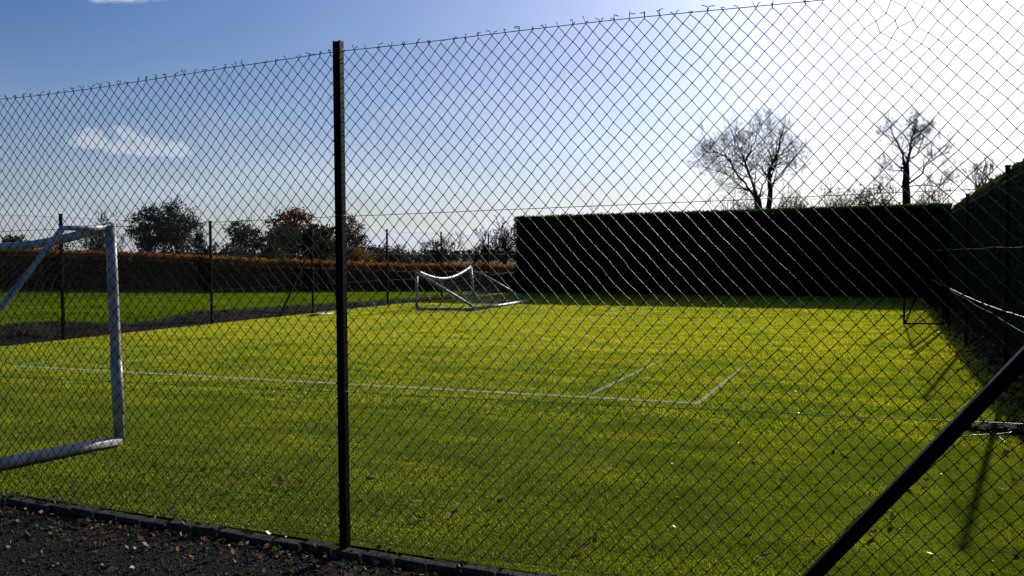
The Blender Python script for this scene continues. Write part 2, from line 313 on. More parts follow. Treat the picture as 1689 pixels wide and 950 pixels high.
for n,y0,y1,h_,w_ in ((560000,-6.1,-1.5,.011,.0028),(340000,-1.5,5,.019,.0060),(250000,5,14,.027,.011),(120000,14,28.1,.036,.016)):
    x,y=court_xy(n,y0,y1); k=y>(kerby(x)+.04); bx.append(x[k]);by.append(y[k]);bh.append(np.full(k.sum(),h_));bw.append(np.full(k.sum(),w_))
bx=np.concatenate(bx);by=np.concatenate(by);bh=np.concatenate(bh);bw=np.concatenate(bw)
onl=np.zeros(len(bx),bool)
for a_,b_,c_,d_ in LINES: onl|=(bx>a_)&(bx<c_)&(by>b_)&(by<d_)
onl&=(rng.random(len(bx))<np.where(bx>9,np.clip(1.1-.27*np.maximum(by,0),.07,1),np.clip(1.0-.20*np.maximum(by,0),.26,1)))
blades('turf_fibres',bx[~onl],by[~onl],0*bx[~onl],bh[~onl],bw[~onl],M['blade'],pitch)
ex_=rng.uniform(-.03,11,9000); ey_=rng.uniform(-.04,.04,9000)   # the near line has been freshly painted
ex=np.concatenate([bx[onl],ex_]); ey=np.concatenate([by[onl],ey_]); ew=np.concatenate([bw[onl],np.full(9000,.006)]); eh=np.concatenate([bh[onl],np.full(9000,.019)])
blades('painted_turf_fibres',ex,ey,0*ex,eh,ew,M['bladewhite'],pitch)
# left soil bank and lawn
def crest(y):
    k=[(-12,.33),(4.5,.33),(6.2,.14),(7.5,.12),(9,.26),(12.5,.20),(17,.12),(22,.05),(40,.0)]
    for (a,b),(c,d) in zip(k,k[1:]):
        if y<=c: return b+(d-b)*max(0,(y-a)/(c-a))
    return 0
def bankz(x,y):
    t=-3.1-x; cr_=crest(y)+.03*nse(x,y,1.3)
    base=.01+.02*nse(x,y,3)
    s=min(1,max(0,(t-.55-.25*nse(y,0,.8))/.45)); s=s*s*(3-2*s)
    return base*(1-s)+cr_*s
tag(sheet('soil_bank',-4.35,-3.1,-14,29.5,0,M['soil'],20,260,zf=bankz),kind='structure')
def lawnz(x,y):
    t=min(1,max(0,(-4.25-x)/14)); return (crest(y)*(1-t)-.12*t)+.015*nse(x,y,.5)+(-.06 if x>-4.2 else .012)
tag(sheet('lawn',-90,-3.95-.2,-14,60,0,M['lawn'],160,110,zf=lawnz),kind='structure')
n=150000; lx=-4.2-abs(rng.normal(0,12,n)); ly=rng.uniform(-2,30.2,n); lz=np.array([lawnz(a_,b_) for a_,b_ in zip(lx,ly)])
tag(blades('lawn_blades',lx,ly,lz,.055,.022,M['lawnblade']),kind='stuff')
tag(sheet('hedge_verge',14.72,24,-14,33,-.01,M['soil'],30,120,zf=lambda x,y: .012+.05*nse(x,y,1.4)+.03*nse(x,y,5)),kind='structure')
tag(sheet('far_verge',-4.2,24,28.15,40,-.01,M['soil'],12,6,zf=lambda x,y: .012+.01*nse(x,y,1.4)),kind='structure')
# foreground gravel path
def gz(x,y): return -.030-.01*(-6-y)+.012*nse(x,y,2)+.006*nse(x,y,9)
tag(sheet('gravel_path',-3,20,-15,-5.83,0,M['gravelbed'],200,110,zf=lambda x,y: gz(x,y)),kind='structure')

# ---------------------------------------------------------------- brick edging
edge=empty('brick_edging',(10,-5.9,0)); tag(edge,'dark weathered line of edging bricks between the turf court and the gravel','kerb')
bm=bmesh.new(); bxm(bm,(0,0,0),(.205,.095,.14),bev=.008)
for v in bm.verts: v.co+=Vector((nse(v.co.x*9,v.co.y*9,1,1),nse(v.co.x*9,v.co.z*9,1,5),nse(v.co.z*9,v.co.y*9,1,7)))*.007
bmesh.ops.recalc_face_normals(bm,faces=bm.faces); bme=bpy.data.meshes.new('brick'); bm.to_mesh(bme); bm.free(); bme.materials.append(M['brick'])
x=4.0; i=0
while x<14.6:
    o=bpy.data.objects.new('brick',bme); COL.objects.link(o); o.parent=edge
    o.location=(x-10,kerby(x)-.045+random.uniform(-.006,.006)+5.9,-.056+random.uniform(-.011,.009))
    o.rotation_euler=(random.uniform(-.05,.05),random.uniform(-.025,.025),-.04+random.uniform(-.03,.03)+(math.pi if i%2 else 0)); x+=.216; i+=1

# ---------------------------------------------------------------- near chain link fence
FY=-5.90
fence=empty('chain_link_fence',(9.97,FY,0)); tag(fence,'tall chain link fence nearest the camera with one black post and a diagonal brace','fence')
def addp(name,bm,mat,parent):   # mesh in world coords -> child local
    o=fin(name,bm,mat,parent); o.data.transform(Matrix.Translation(-parent.matrix_world.translation if False else -Vector(parent.location))); return o
def topz(x):
    z=2.945+.006*math.sin(x*2.3)
    if 5.3<x<9.97: t=(x-5.4)/4.57; z-=.06*math.sin(math.pi*min(1,max(0,t)))
    if x<=9.97: z-=.010*(9.97-x)
    return z
WX,WZ=.0785,.0855
x0,x1=4.2,14.25; ncol=int((x1-x0)/(WX/2)); nrow=int(2.93/(WZ/2))
def node(k,j):
    x=x0+k*WX/2; zt=topz(x)-.012
    z=.03+(zt-.03)*j/nrow
    ox=.017*nse(x*.9,z*.9,1.0,2.)+.007*nse(x,z,6,4)+random.gauss(0,.0012); oz=.013*nse(x,z,1.1,8.)+.006*nse(x,z,6,9)+random.gauss(0,.0012); oy=.035*nse(x,z,.55,11.)*min(1,abs(x-10.0)/.5,abs(x-14.3)/.5)
    dx,dz=x-13.01,z-2.83; d=math.hypot(dx,dz)
    if d<.24: # torn, bent patch
        w=(1-d/.24)**1.2; ox+=w*(.022*math.sin(z*40)); oz+=w*(-.030+.016*math.sin(x*45)); oy+=w*.02
    return np.array([x+ox,FY+oy,z+oz])
ND={}
for k in range(ncol+2):
    for j in range(nrow+1): ND[k,j]=node(k,j)
A=[];B=[]
nodeoff=.0021
for k in range(ncol+1):
    prev=None
    for j in range(nrow+1):
        kk=k+((k+j)%2)
        s=1 if (kk==k) else -1
        q=ND[kk,j]+np.array([ -.0012*s*0,nodeoff*s,0])
        if prev is not None:
            mid=(prev+q)/2+np.array([0,0,0]); 
            A.append(prev);B.append(q)
        prev=q
    # knuckle end at the top
    j=nrow; kk=k+((k+j)%2)
    base=ND[kk,j]; 
    if random.random()<.9:
        dx=random.uniform(-.012,.012)+(.006 if k%2 else -.006); e=base+np.array([dx,random.uniform(-.01,.01),random.uniform(.016,.036)])
        A.append(base);B.append(e)
        e2=e+np.array([random.uniform(-.03,.03),random.uniform(-.01,.01),random.uniform(-.012,.014)]); A.append(e);B.append(e2)
V,Fc=prisms(A,B,.00215,.00215,5); V-=np.array([9.97,FY,0])
o=link('wire_mesh',npmesh('wire_mesh',V,Fc),M['wire'],fence,smooth=True); o['kind']='stuff'
# tie knots: small lumps where wires interlock
A=[];B=[]
for k in range(1,ncol+1):
    for j in range(nrow+1):
        if (k+j)%2==0: c=ND[k,j]; A.append(c-np.array([0,.004,.0035]));B.append(c+np.array([0,.004,.0035]))
V,Fc=prisms(A,B,.0030,.0030,4); V-=np.array([9.97,FY,0])
o=link('wire_twists',npmesh('wire_twists',V,Fc),M['wire'],fence,smooth=True); o['kind']='stuff'
def strain(z0,z1,r=.0019,sag=.004,y=FY-.008,xs=4.2,xe=14.25,mat=None,bumpy=.003):
    pts=[(x,y+.003*nse(x,0,2,z0),z0+(z1-z0)*(x-7.1)/6.45-(sag*math.sin(math.pi*((x-9.97)%4.4)/4.4))+bumpy*nse(x,z0,2.5)) for x in np.linspace(xs,xe,90)]
    return addp('strain_wire',tube(pts,r,6),mat or M['steelwire'],fence)
strain(1.925,2.022); strain(.895,.962); strain(.06,.03)
addp('strain_wire',tube([(x,FY-.008,topz(x)-.004) for x in np.linspace(4.2,14.25,110)],.0022,6),M['wire'],fence)
# I-section post
def ipost(name,x,y,z0,z1,parent,w=.056,d=.05,cap=False,rotz=0):
    bm=bmesh.new(); a=w/2; t=.007; b=d/2
    prof=[(-a,-b),(-a+t*1.6,-b),(-a+t*1.6,-t),(a-t*1.6,-t),(a-t*1.6,-b),(a,-b),(a,b),(-a,b)]
    extr(bm,prof,(x,y,z0),(x,y,z1),(math.cos(rotz),math.sin(rotz),0),(-math.sin(rotz),math.cos(rotz),0))
    return addp(name,bm,M['post'],parent)
ipost('post',10.0,FY-.042,-.12,2.985,fence,.049,.042)
ipost('post',5.57,FY-.035,-.12,2.96,fence,.057,.05)
ipost('post',14.30,FY-.02,-.12,3.0,fence,.07,.06)
for z in (.93,1.965,2.93):   # stirrup wires that tie the strain wires to the post
    pts=[(10.0+.032*math.cos(a),FY-.036+.042*math.sin(a),z+.006*a/6) for a in np.linspace(0,6.28,13)]
    addp('tie_wire',tube(pts,.0018,5),M['steelwire'],fence)
# diagonal brace on the corner post, angle section
bm=bmesh.new(); a=Vector((12.36,FY-.05,-.19)); b=Vector((14.27,FY-.05,2.16)); dd=(b-a).normalized(); u=Vector((0,-1,0)); v=dd.cross(u)
extr(bm,[(-.032,-.036),(.032,-.036),(.032,-.026),(-.022,-.026),(-.022,.036),(-.032,.036)],a,b,u,v); addp('brace',bm,M['post'],fence)

# ---------------------------------------------------------------- generic distant chain link fence
def farfence(name,p0,p1,posts,h,label,bracepost=None,wires=(.05,.9,1.8,2.6),meshstep=.085,skip=None):
    p0=Vector(p0);p1=Vector(p1); Ln=(p1-p0).length; d=(p1-p0).normalized(); nrm=Vector((-d.y,d.x,0))
    root=empty(name,(p0.x,p0.y,0)); tag(root,label,'fence')
    A=[];B=[]
    nn=int((Ln+h)/meshstep)
    for i in range(nn):
        s=i*meshstep
        for sg in (1,-1):
            a0,z0,a1,z1=(s-h,0,s,h) if sg==1 else (s,0,s-h,h)
            # clip to 0..Ln
            def clip(a0,z0,a1,z1):
                pts=[]
                for aa in (0,Ln):
                    pass
                lo,hi=0.,1.; da=a1-a0
                for bound,sign in ((0,1),(Ln,-1)):
                    v0=(a0-bound)*sign; dv=da*sign
                    if dv==0: continue
                    t=-v0/dv
                    if dv>0: lo=max(lo,t)
                    else: hi=min(hi,t)
                return lo,hi
            lo,hi=clip(a0,z0,a1,z1)
            if hi-lo<.02: continue
            for sgm in range(2):
                l=lo+(hi-lo)*sgm/2; g=lo+(hi-lo)*(sgm+1)/2
                A.append(p0+d*(a0+(a1-a0)*l)+Vector((0,0,.04+(h-.08)/h*h*l))); B.append(p0+d*(a0+(a1-a0)*g)+Vector((0,0,.04+(h-.08)*g)))
    V,Fc=prisms([tuple(v) for v in A],[tuple(v) for v in B],.0009,.0009,3); V-=np.array([p0.x,p0.y,0])
    o=link('wire_mesh',npmesh('wire_mesh',V,Fc),M['wire'],root,smooth=True); o['kind']='stuff'
    for z in wires:
        pts=[p0+d*t+Vector((0,0,z-.02*abs(math.sin(t*.7)))) for t in np.linspace(0,Ln,40)]
        addp('strain_wire',tube(pts,.003,4),M['wire'],root)
    for s in posts:
        q=p0+d*s-nrm*.03
        bm=bmesh.new(); bxm(bm,(q.x,q.y,h/2-.1),(.055,.055,h+.24),bev=.004); bxm(bm,(q.x,q.y,h+.03),(.07,.07,.03),bev=.006)
        addp('post',bm,M['post'],root)
    for s,s2 in (bracepost or ()):
        q=p0+d*s-nrm*.03; q2=p0+d*s2-nrm*.03
        bm=bmesh.new(); a=Vector((q.x,q.y,h*.8)); b=Vector((q2.x,q2.y,-.05)); dd=(b-a).normalized(); u=dd.cross(nrm).normalized()
        extr(bm,[(-.022,-.022),(.022,-.022),(.022,.022),(-.022,.022)],a,b,nrm,u); addp('brace',bm,M['post'],root)
    return root
farfence('chain_link_fence',(-3.1,-5.8,0),(-3.1,28,0),[0,5.0,9.5,14.1,18.6,23.1,27.3,31.9],2.62,'thin chain link fence on slim posts along the soil bank left of the court',bracepost=((18.6,16.9),(18.6,20.3)))
farfence('chain_link_fence',(14.32,-5.6,0),(14.32,12.85,0),[3.4,7.75,13.6,18.45],2.75,'near stretch of chain link fence in front of the dark hedge on the right')
farfence('chain_link_fence',(14.32,13.85,0),(14.32,28,0),[0,4.4,8.8,13.2],2.75,'far stretch of chain link fence along the right hedge beyond the open gate')
M['gate']=simple('dull_black_gate_paint',[(.3,(.002,.002,.002)),(.7,(.005,.005,.004))],20,.9,0)
# open gate into the court
gate=empty('gate',(14.27,12.9,0)); tag(gate,'black tubular steel gate standing open on the far right edge of the court','gate')
def bar(name,a,b,r,mat,parent,k=8,seg=1):
    a=Vector(a);b=Vector(b); return addp(name,tube([a.lerp(b,i/seg) for i in range(seg+1)],r,k),mat,parent)
GX0,GX1,GYo,GYc=14.24,13.40,12.95,12.82
def gp(t,z): return (GX0+(GX1-GX0)*t,GYo+(GYc-GYo)*t,z)
bar('stile',gp(1,.03),gp(1,2.28),.024,M['gate'],gate); bar('stile',gp(0,.03),gp(0,2.28),.024,M['gate'],gate)
for z in (.06,2.25): bar('rail',gp(.03,z),gp(.97,z),.021,M['gate'],gate)
bar('brace',gp(.96,.08),gp(.04,2.2),.018,M['gate'],gate)
A=[];B=[]
for i in range(-24,13):
    for sg in (1,-1):
        t0=i/12; t1=t0+2.2/.85
        for s in range(12):
            a,b=t0+(t1-t0)*s/12,t0+(t1-t0)*(s+1)/12
            if a<0 or b>1.0: continue
            z0,z1=.06+2.19*s/12,.06+2.19*(s+1)/12
            if sg<0: a,b=1-a,1-b
            A.append(gp(a,z0));B.append(gp(b,z1))
V,Fc=prisms(A,B,.0016,.0016,3); V-=np.array(gate.location)
o=link('wire_mesh',npmesh('wire_mesh',V,Fc),M['gate'],gate); o['kind']='stuff'

# ---------------------------------------------------------------- football goals
def netgrid(root,corner,nu,nv,sag,r=.0016,name='net'):
    """corner: function (u,v)->Vector on the unit square"""
    A=[];B=[]
    for i in range(nu+1):
        for j in range(nv):
            A.append(corner(i/nu,j/nv));B.append(corner(i/nu,(j+1)/nv))
    for j in range(nv+1):
        for i in range(nu):
            A.append(corner(i/nu,j/nv));B.append(corner((i+1)/nu,j/nv))
    V,Fc=prisms([tuple(a) for a in A],[tuple(b) for b in B],r,r,3); V-=np.array(root.location)
    o=link(name,npmesh(name,V,Fc),M['net'],root); o['kind']='stuff'; return o
# near goal: its corner stands at g, mouth runs away to the left, depth comes towards the fence
g=Vector((6.44,-4.16,0)); w=Vector((-.985,.17,0)); dp=Vector((-.17,-.985,0)); H=2.03
ng=empty('football_goal',g); tag(ng,'weathered white steel football goal at the left edge with sagging crossbar, close behind the fence','goal')
up0=Vector((-.02,0,0))
W_=3.6
bar('upright',g+Vector((0,0,.05)),g+Vector((-.03,-.02,H)),.047,M['goal'],ng,14,4)
# dented sleeve joint on the upright
bar('sleeve',g+Vector((-.002,0,.30)),g+Vector((-.012,-.008,.80)),.052,M['goal'],ng,14,2)
bar('upright',g+w*W_+Vector((0,0,.05)),g+w*W_+Vector((0,0,H)),.052,M['goal'],ng,14,2)
def sagbar(a,b,s,r,par,n=14,k=12): 
    return addp('crossbar',tube([a.lerp(b,i/n)-Vector((0,0,s*math.sin(math.pi*i/n))) for i in range(n+1)],r,k),M['goal'],par)
sagbar(g+Vector((-.03,-.02,H-.01)),g+w*W_+Vector((0,0,H-.01)),.17,.043,ng)
D_=1.42
for base in (g,g+w*W_):
    pts=[base+Vector((-.03,-.02,H-.02)),base+dp*.30+Vector((0,0,H-.035)),base+dp*.50+Vector((0,0,H-.035)),base+dp*1.12+Vector((0,0,1.25)),base+dp*1.30+Vector((0,0,.98)),base+dp*D_+Vector((0,0,.1))]
    addp('side_stay',tube(pts,.027,10),M['goal'],ng)
    bar('base_bar',base+Vector((0,0,.055)),base+dp*D_+Vector((0,0,.055)),.05,M['goal'],ng,12,3)
bar('back_bar',g+dp*D_+w*.05+Vector((0,0,.055)),g+dp*D_+w*(W_-.05)+Vector((0,0,.055)),.045,M['goal'],ng,10,3)
def backnet(u,v):
    b=g+w*W_*u; z=H*(1-v)-.17*math.sin(math.pi*u)*(1-v)+.03*v
    d_=.30*min(1,v*5)+(D_-.35)*v**.9
    return b+dp*(d_-.12*math.sin(math.pi*v))+Vector((.01*nse(u*20,v*20),0,z-.05*math.sin(math.pi*v)*abs(nse(u*6,v*6))))
netgrid(ng,backnet,26,14,.1,.0010)
def sidenet(u,v):
    wd=min(D_,.5+(D_-.5)*v); return g+dp*(wd*u)+Vector((.02*math.sin(u*9)*math.sin(v*7),0,(H-.05)*(1-v)+.05*v-.05*math.sin(math.pi*u)*(1-v)))
netgrid(ng,sidenet,8,14,.1,.0010,'side_net')
# far goal: small 1.2 m high goal seen from its back corner
N1=Vector((-.72,15.05,0));N2=Vector((-1.02,20.1,0));B1=Vector((1.17,15.35,0));B2=Vector((.98,20.3,0)); h2=1.22
fg=empty('football_goal',N1); tag(fg,'small low white football goal with bowed crossbar far away in front of the hedges','goal')
bar('upright',N1+Vector((0,0,.045)),N1+Vector((0,0,h2)),.046,M['goal'],fg,10); bar('upright',N2+Vector((.0,0,.045)),N2+Vector((-.12,-.05,h2+.06)),.046,M['goal'],fg,10)
n=14; a=N1+Vector((0,0,h2+.02)); b=N2+Vector((-.12,-.05,h2+.09))
addp('crossbar',tube([a.lerp(b,i/n)-Vector((0,0,.33*math.sin(math.pi*i/n))) for i in range(n+1)],.055,10),M['goal'],fg)
for A_,B_ in ((N1,B1),(N2,B2)):
    bar('base_bar',A_+Vector((0,0,.05)),B_+Vector((0,0,.05)),.05,M['goal'],fg,10)
    addp('side_stay',tube([A_+Vector((0,0,h2-.08)),A_.lerp(B_,.12)+Vector((0,0,h2-.13)),B_+Vector((0,0,.09))],.04,8),M['goal'],fg)
bar('back_bar',B1+Vector((.0,0,.055)),B2+Vector((0,0,.055)),.06,M['goal'],fg,10)
def fnet(u,v):
    a_=N1.lerp(N2,u);b_=B1.lerp(B2,u); q=a_.lerp(b_,v**1.0); return Vector((q.x,q.y,(h2-.33*math.sin(math.pi*u))*(1-v)**1.25+.04))
netgrid(fg,fnet,34,10,.1,.0012)

# ---------------------------------------------------------------- hedges
def hedge(name,x0,x1,y0,y1,zb,zt,label,leaf,n,size,core=M['hedgecore'],jag=.05,cat='hedge',faces='FTLR',gap=0.0,topboost=1.0,topjag=.05,cap=0):
    root=empty(name,((x0+x1)/2,(y0+y1)/2,0)); tag(root,label,cat)
    loc=np.array(root.location)
    zt_=zt if callable(zt) else (lambda x,y: zt)
    # wobbly core
    ins=.07; nx=max(2,int((x1-x0)/.5)); ny=max(2,int((y1-y0)/.5)); nz_=7
    V=[];Fc=[]
    def pt(x,y,z): 
        return (x+.05*nse(y,z,1.1,3),y+.05*nse(x,z,1.1,7),z+.03*nse(x,y,1.3,1))
    def grid(f,na,nb):
        b=len(V)
        for i in range(na+1):
            for j in range(nb+1): V.append(f(i/na,j/nb))
        for i in range(na):
            for j in range(nb): q=b+i*(nb+1)+j; Fc.append((q,q+nb+1,q+nb+2,q+1))
    X=lambda t:x0+ins+(x1-x0-2*ins)*t; Y=lambda t:y0+ins+(y1-y0-2*ins)*t
    Zf=lambda t,x,y: (zb+gap)+(zt_(x,y)-ins-cap-zb-gap)*t
    grid(lambda a,b:pt(X(a),y0+ins,Zf(b,X(a),y0)),nx,nz_); grid(lambda a,b:pt(X(a),y1-ins,Zf(b,X(a),y1)),nx,nz_)
    grid(lambda a,b:pt(x0+ins,Y(a),Zf(b,x0,Y(a))),ny,nz_); grid(lambda a,b:pt(x1-ins,Y(a),Zf(b,x1,Y(a))),ny,nz_)
    grid(lambda a,b:pt(X(a),Y(b),Zf(1,X(a),Y(b))),nx,ny)
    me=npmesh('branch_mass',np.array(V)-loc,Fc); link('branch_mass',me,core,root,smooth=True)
    # leaves on the surface
    areas={'F':(x1-x0)*2.5,'B':(x1-x0)*1.2,'T':(x1-x0)*(y1-y0)*topboost,'L':(y1-y0)*2.5,'R':(y1-y0)*2.5}; tot=sum(areas[f] for f in faces)
    pts=[]
    for f in faces:
        m_=int(n*areas[f]/tot); a=rng.random(m_); b=rng.random(m_)
        xs=x0+(x1-x0)*a; ys=y0+(y1-y0)*a
        if f in 'FB': X_=xs; Y_=np.full(m_,y0 if f=='F' else y1)+rng.normal(0,jag,m_); Zt=np.array([zt_(x,y0) for x in X_]) if callable(zt) else np.full(m_,zt); Z_=zb+gap*.6+(Zt-zb-gap*.6)*b
        elif f in 'LR': Y_=ys; X_=np.full(m_,x0 if f=='L' else x1)+rng.normal(0,jag,m_); Zt=np.array([zt_(x0,y) for y in Y_]) if callable(zt) else np.full(m_,zt); Z_=zb+gap*.6+(Zt-zb-gap*.6)*b
        else: X_=xs; Y_=y0+(y1-y0)*b; Zt=np.array([zt_(x,y) for x,y in zip(X_,Y_)]) if callable(zt) else np.full(m_,zt); Z_=Zt+np.abs(rng.normal(0,topjag,m_))-.02-cap*rng.random(m_)**1.5
        wob=np.array([nse(x+y,z,1.1,3) for x,y,z in zip(X_,Y_,Z_)])*.05
        if f in 'LR': X_=X_+wob
        elif f in 'FB': Y_=Y_+wob
        pts.append(np.stack([X_,Y_,Z_],1))
    V,Fc=cards(np.concatenate(pts)-loc,size)
    o=link('foliage',npmesh('foliage',V,Fc),leaf,root); o['kind']='stuff'
    # stray shoots that stand proud of the clipped top
    A=[];B=[]
    for _ in range(int((x1-x0)*(y1-y0)*14)):
        x=random.uniform(x0,x1); y=random.uniform(y0,y1); z=zt_(x,y)-.05; h=random.uniform(.06,.17)*random.random()+.05
        A.append((x,y,z));B.append((x+random.gauss(0,.03),y+random.gauss(0,.03),z+h))
    V,Fc=prisms(A,B,.012,.003,3); V-=loc; o=link('stray_shoots',npmesh('stray_shoots',V,Fc),leaf,root); o['kind']='stuff'
    return root
hz=lambda x,y: 3.36+.004*(x+2)*1.6+.018*nse(x,y,.7,2)
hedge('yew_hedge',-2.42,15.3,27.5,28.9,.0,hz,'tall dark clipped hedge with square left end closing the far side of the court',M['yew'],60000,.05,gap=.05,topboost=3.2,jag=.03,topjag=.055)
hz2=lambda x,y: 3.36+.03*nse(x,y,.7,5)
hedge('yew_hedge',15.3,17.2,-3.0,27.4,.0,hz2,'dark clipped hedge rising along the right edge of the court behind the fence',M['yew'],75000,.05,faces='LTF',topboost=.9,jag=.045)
def beech_top(x,y):
    k=[(-60,2.8),(-37,2.22),(-27,1.9),(-18,1.50),(-10.5,1.24),(0,1.14)]
    for (a,b),(c,d) in zip(k,k[1:]):
        if x<=c: return b+(d-b)*(x-a)/(c-a)+.06*nse(x,y,.8,3)+.03*nse(x,y,3,3)
    return 1.14
hedge('beech_hedge',-60,-.6,30.2,31.3,-.2,beech_top,'low russet and orange topped autumn hedge across the far side of the lawn',M['beech'],100000,.060,jag=.07,faces='FT',topboost=3.2,topjag=.07,cap=.26)

# ---------------------------------------------------------------- trees
def rv(s=1): return Vector((random.gauss(0,s),random.gauss(0,s),random.gauss(0,s)))
class Tree:
    def __init__(s): s.A=[];s.B=[];s.ra=[];s.rb=[];s.tips=[]
    def seg(s,a,b,ra,rb): s.A.append(tuple(a));s.B.append(tuple(b));s.ra.append(ra);s.rb.append(rb)
    def limb(s,p,d,L,r,depth,up=.12,wig=.22,kids=4,minr=.006,spread=.75):
        n=max(3,int(4+depth)); q=Vector(p); d=Vector(d).normalized(); step=L/n; r0=r
        for i in range(n):
            d=(d+rv(wig)*.5+Vector((0,0,up*.5))).normalized(); e=q+d*step; r1=max(minr,r*(1-.75*(i+1)/n))
            s.seg(q,e,r0,r1)
            if depth>0 and i>=1:
                for _ in range(1 if random.random()>(kids-n)/max(1,n) else 2):
                    if random.random()<kids/n+.15:
                        side=(d.cross(rv())).normalized(); nd_=(d*random.uniform(.35,.8)+side*spread).normalized()
                        s.limb(e,nd_,L*random.uniform(.38,.62),r1*.62,depth-1,up,wig,kids,minr,spread)
            q=e;r0=r1
        s.tips.append(tuple(q))
    def guide(s,pts,r0,r1,depth,L,up=.15,kids=4,minr=.008,start=1):
        n=len(pts); sub=3
        P_=[Vector(p) for p in pts]; Q=[]
        for i in range(n-1):
            for k in range(sub): Q.append(P_[i].lerp(P_[i+1],k/sub)+(rv(.03) if (i or k) else Vector()))
        Q.append(P_[-1]); m_=len(Q)-1
        for i in range(m_):
            ra=r0+(r1-r0)*i/m_; rb=r0+(r1-r0)*(i+1)/m_; s.seg(Q[i],Q[i+1],ra,rb)
            if i>=start:
                d=(Q[i+1]-Q[i]).normalized()
                for _ in range(2 if i>m_*.45 else 1):
                    side=d.cross(rv()).normalized(); s.limb(Q[i+1],d*.5+side*.8+Vector((0,0,.15)),L*random.uniform(.6,1.1)*(1-.35*i/m_),rb*.5,depth,up,.28,kids,minr)
        s.limb(Q[-1],Q[-1]-Q[-2],L*.8,r1,depth,up,.25,kids,minr)
    def build(s,root,mat,trunkr=.12):
        A=np.array(s.A)-np.array(root.location);B=np.array(s.B)-np.array(root.location);ra=np.array(s.ra);rb=np.array(s.rb)
        big=ra>trunkr
        for nm,msk,k in (('trunk',big,7),('branches',~big,3)):
            if msk.any():
                V,Fc=prisms(A[msk],B[msk],ra[msk],rb[msk],k); link(nm,npmesh(nm,V,Fc),mat,root,smooth=True)
def spot(px,D):
    a=YAW+math.atan((px-PW/2)/F); return Vector((CAM[0]+D*math.sin(a),CAM[1]+D*math.cos(a),-.25))
def at(px,py,D):
    """point at horizontal distance D shown at px,py"""
    d=FWD+RT*((px-PW/2)/F)-UP*((py-PH/2)/F); return Vector(CAM)+d*(D/math.hypot(d.x,d.y))
def bare_guided(px,D,guides,label,r,depth,L,minr):
    random.seed(px)
    base=spot(px,D); root=empty('bare_tree',base); tag(root,label,'tree','bare trees behind the far hedge'); t=Tree()
    for gd in guides:
        pts=[]; dz=0
        for i,(x,y) in enumerate(gd['p']):
            if i: dz+=random.uniform(-1,1)*.5
            pts.append(at(x,y,D+gd.get('d',0)+dz*(i>0)))
        if gd.get('base'): pts=[Vector((pts[0].x,pts[0].y,-.25))]+pts
        q_=1.0 if gd.get('base') else .72
        t.guide(pts,gd['r'][0]*q_*.7,gd['r'][1]*q_*.75,depth,L*gd.get('L',1),start=gd.get('s',1),minr=minr,kids=4)
    t.build(root,M['bark']); return root
D1=62
bare_guided(1254,D1,[
 dict(p=[(1252,345),(1250,330)],base=1,r=(.42,.30),L=.4,s=5),
 dict(p=[(1250,330),(1243,308),(1236,288),(1229,268),(1222,250),(1212,236)],r=(.26,.08),d=.2),
 dict(p=[(1246,325),(1230,305),(1216,287),(1205,265),(1190,255),(1174,246)],r=(.19,.06),d=-.3,s=3),
 dict(p=[(1242,318),(1226,310),(1212,298),(1200,288),(1176,280)],r=(.13,.045),d=.6,s=3),
 dict(p=[(1268,345),(1272,313),(1268,292),(1276,268),(1285,248),(1288,226)],base=1,r=(.30,.07),d=.5,s=5),
 dict(p=[(1273,305),(1289,289),(1302,272),(1310,262)],r=(.12,.045),d=.7,s=2),
 dict(p=[(1252,330),(1258,305),(1266,288),(1272,276)],r=(.14,.05),d=0,s=2),
 dict(p=[(1229,268),(1237,250),(1246,230),(1250,218)],r=(.11,.04),d=.2,s=1)],
 'large spreading leafless tree standing behind the far hedge, left of the two bare trees',.4,3,1.95,.0062)
bare_guided(1495,D1+2,[
 dict(p=[(1495,340),(1494,304),(1495,279)],base=1,r=(.42,.26),L=.5,s=8),
 dict(p=[(1495,279),(1500,255),(1503,238),(1506,222),(1510,212)],r=(.22,.06),d=0),
 dict(p=[(1495,281),(1488,255),(1481,235),(1472,220)],r=(.18,.05),d=.2),
 dict(p=[(1498,304),(1517,291),(1527,273),(1543,259),(1556,250)],r=(.15,.045),d=-.2,s=3),
 dict(p=[(1500,308),(1520,305),(1542,307),(1562,300)],r=(.09,.035),d=.2,s=3,L=.8),
 dict(p=[(1494,284),(1480,282),(1466,280)],r=(.09,.035),d=.2,s=1,L=.8),
 dict(p=[(1499,262),(1512,256),(1519,240),(1521,230)],r=(.11,.035),d=0,s=2)],
 'narrower leafless tree with forked trunk behind the far hedge, right of the larger bare tree',.4,3,1.6,.0062)
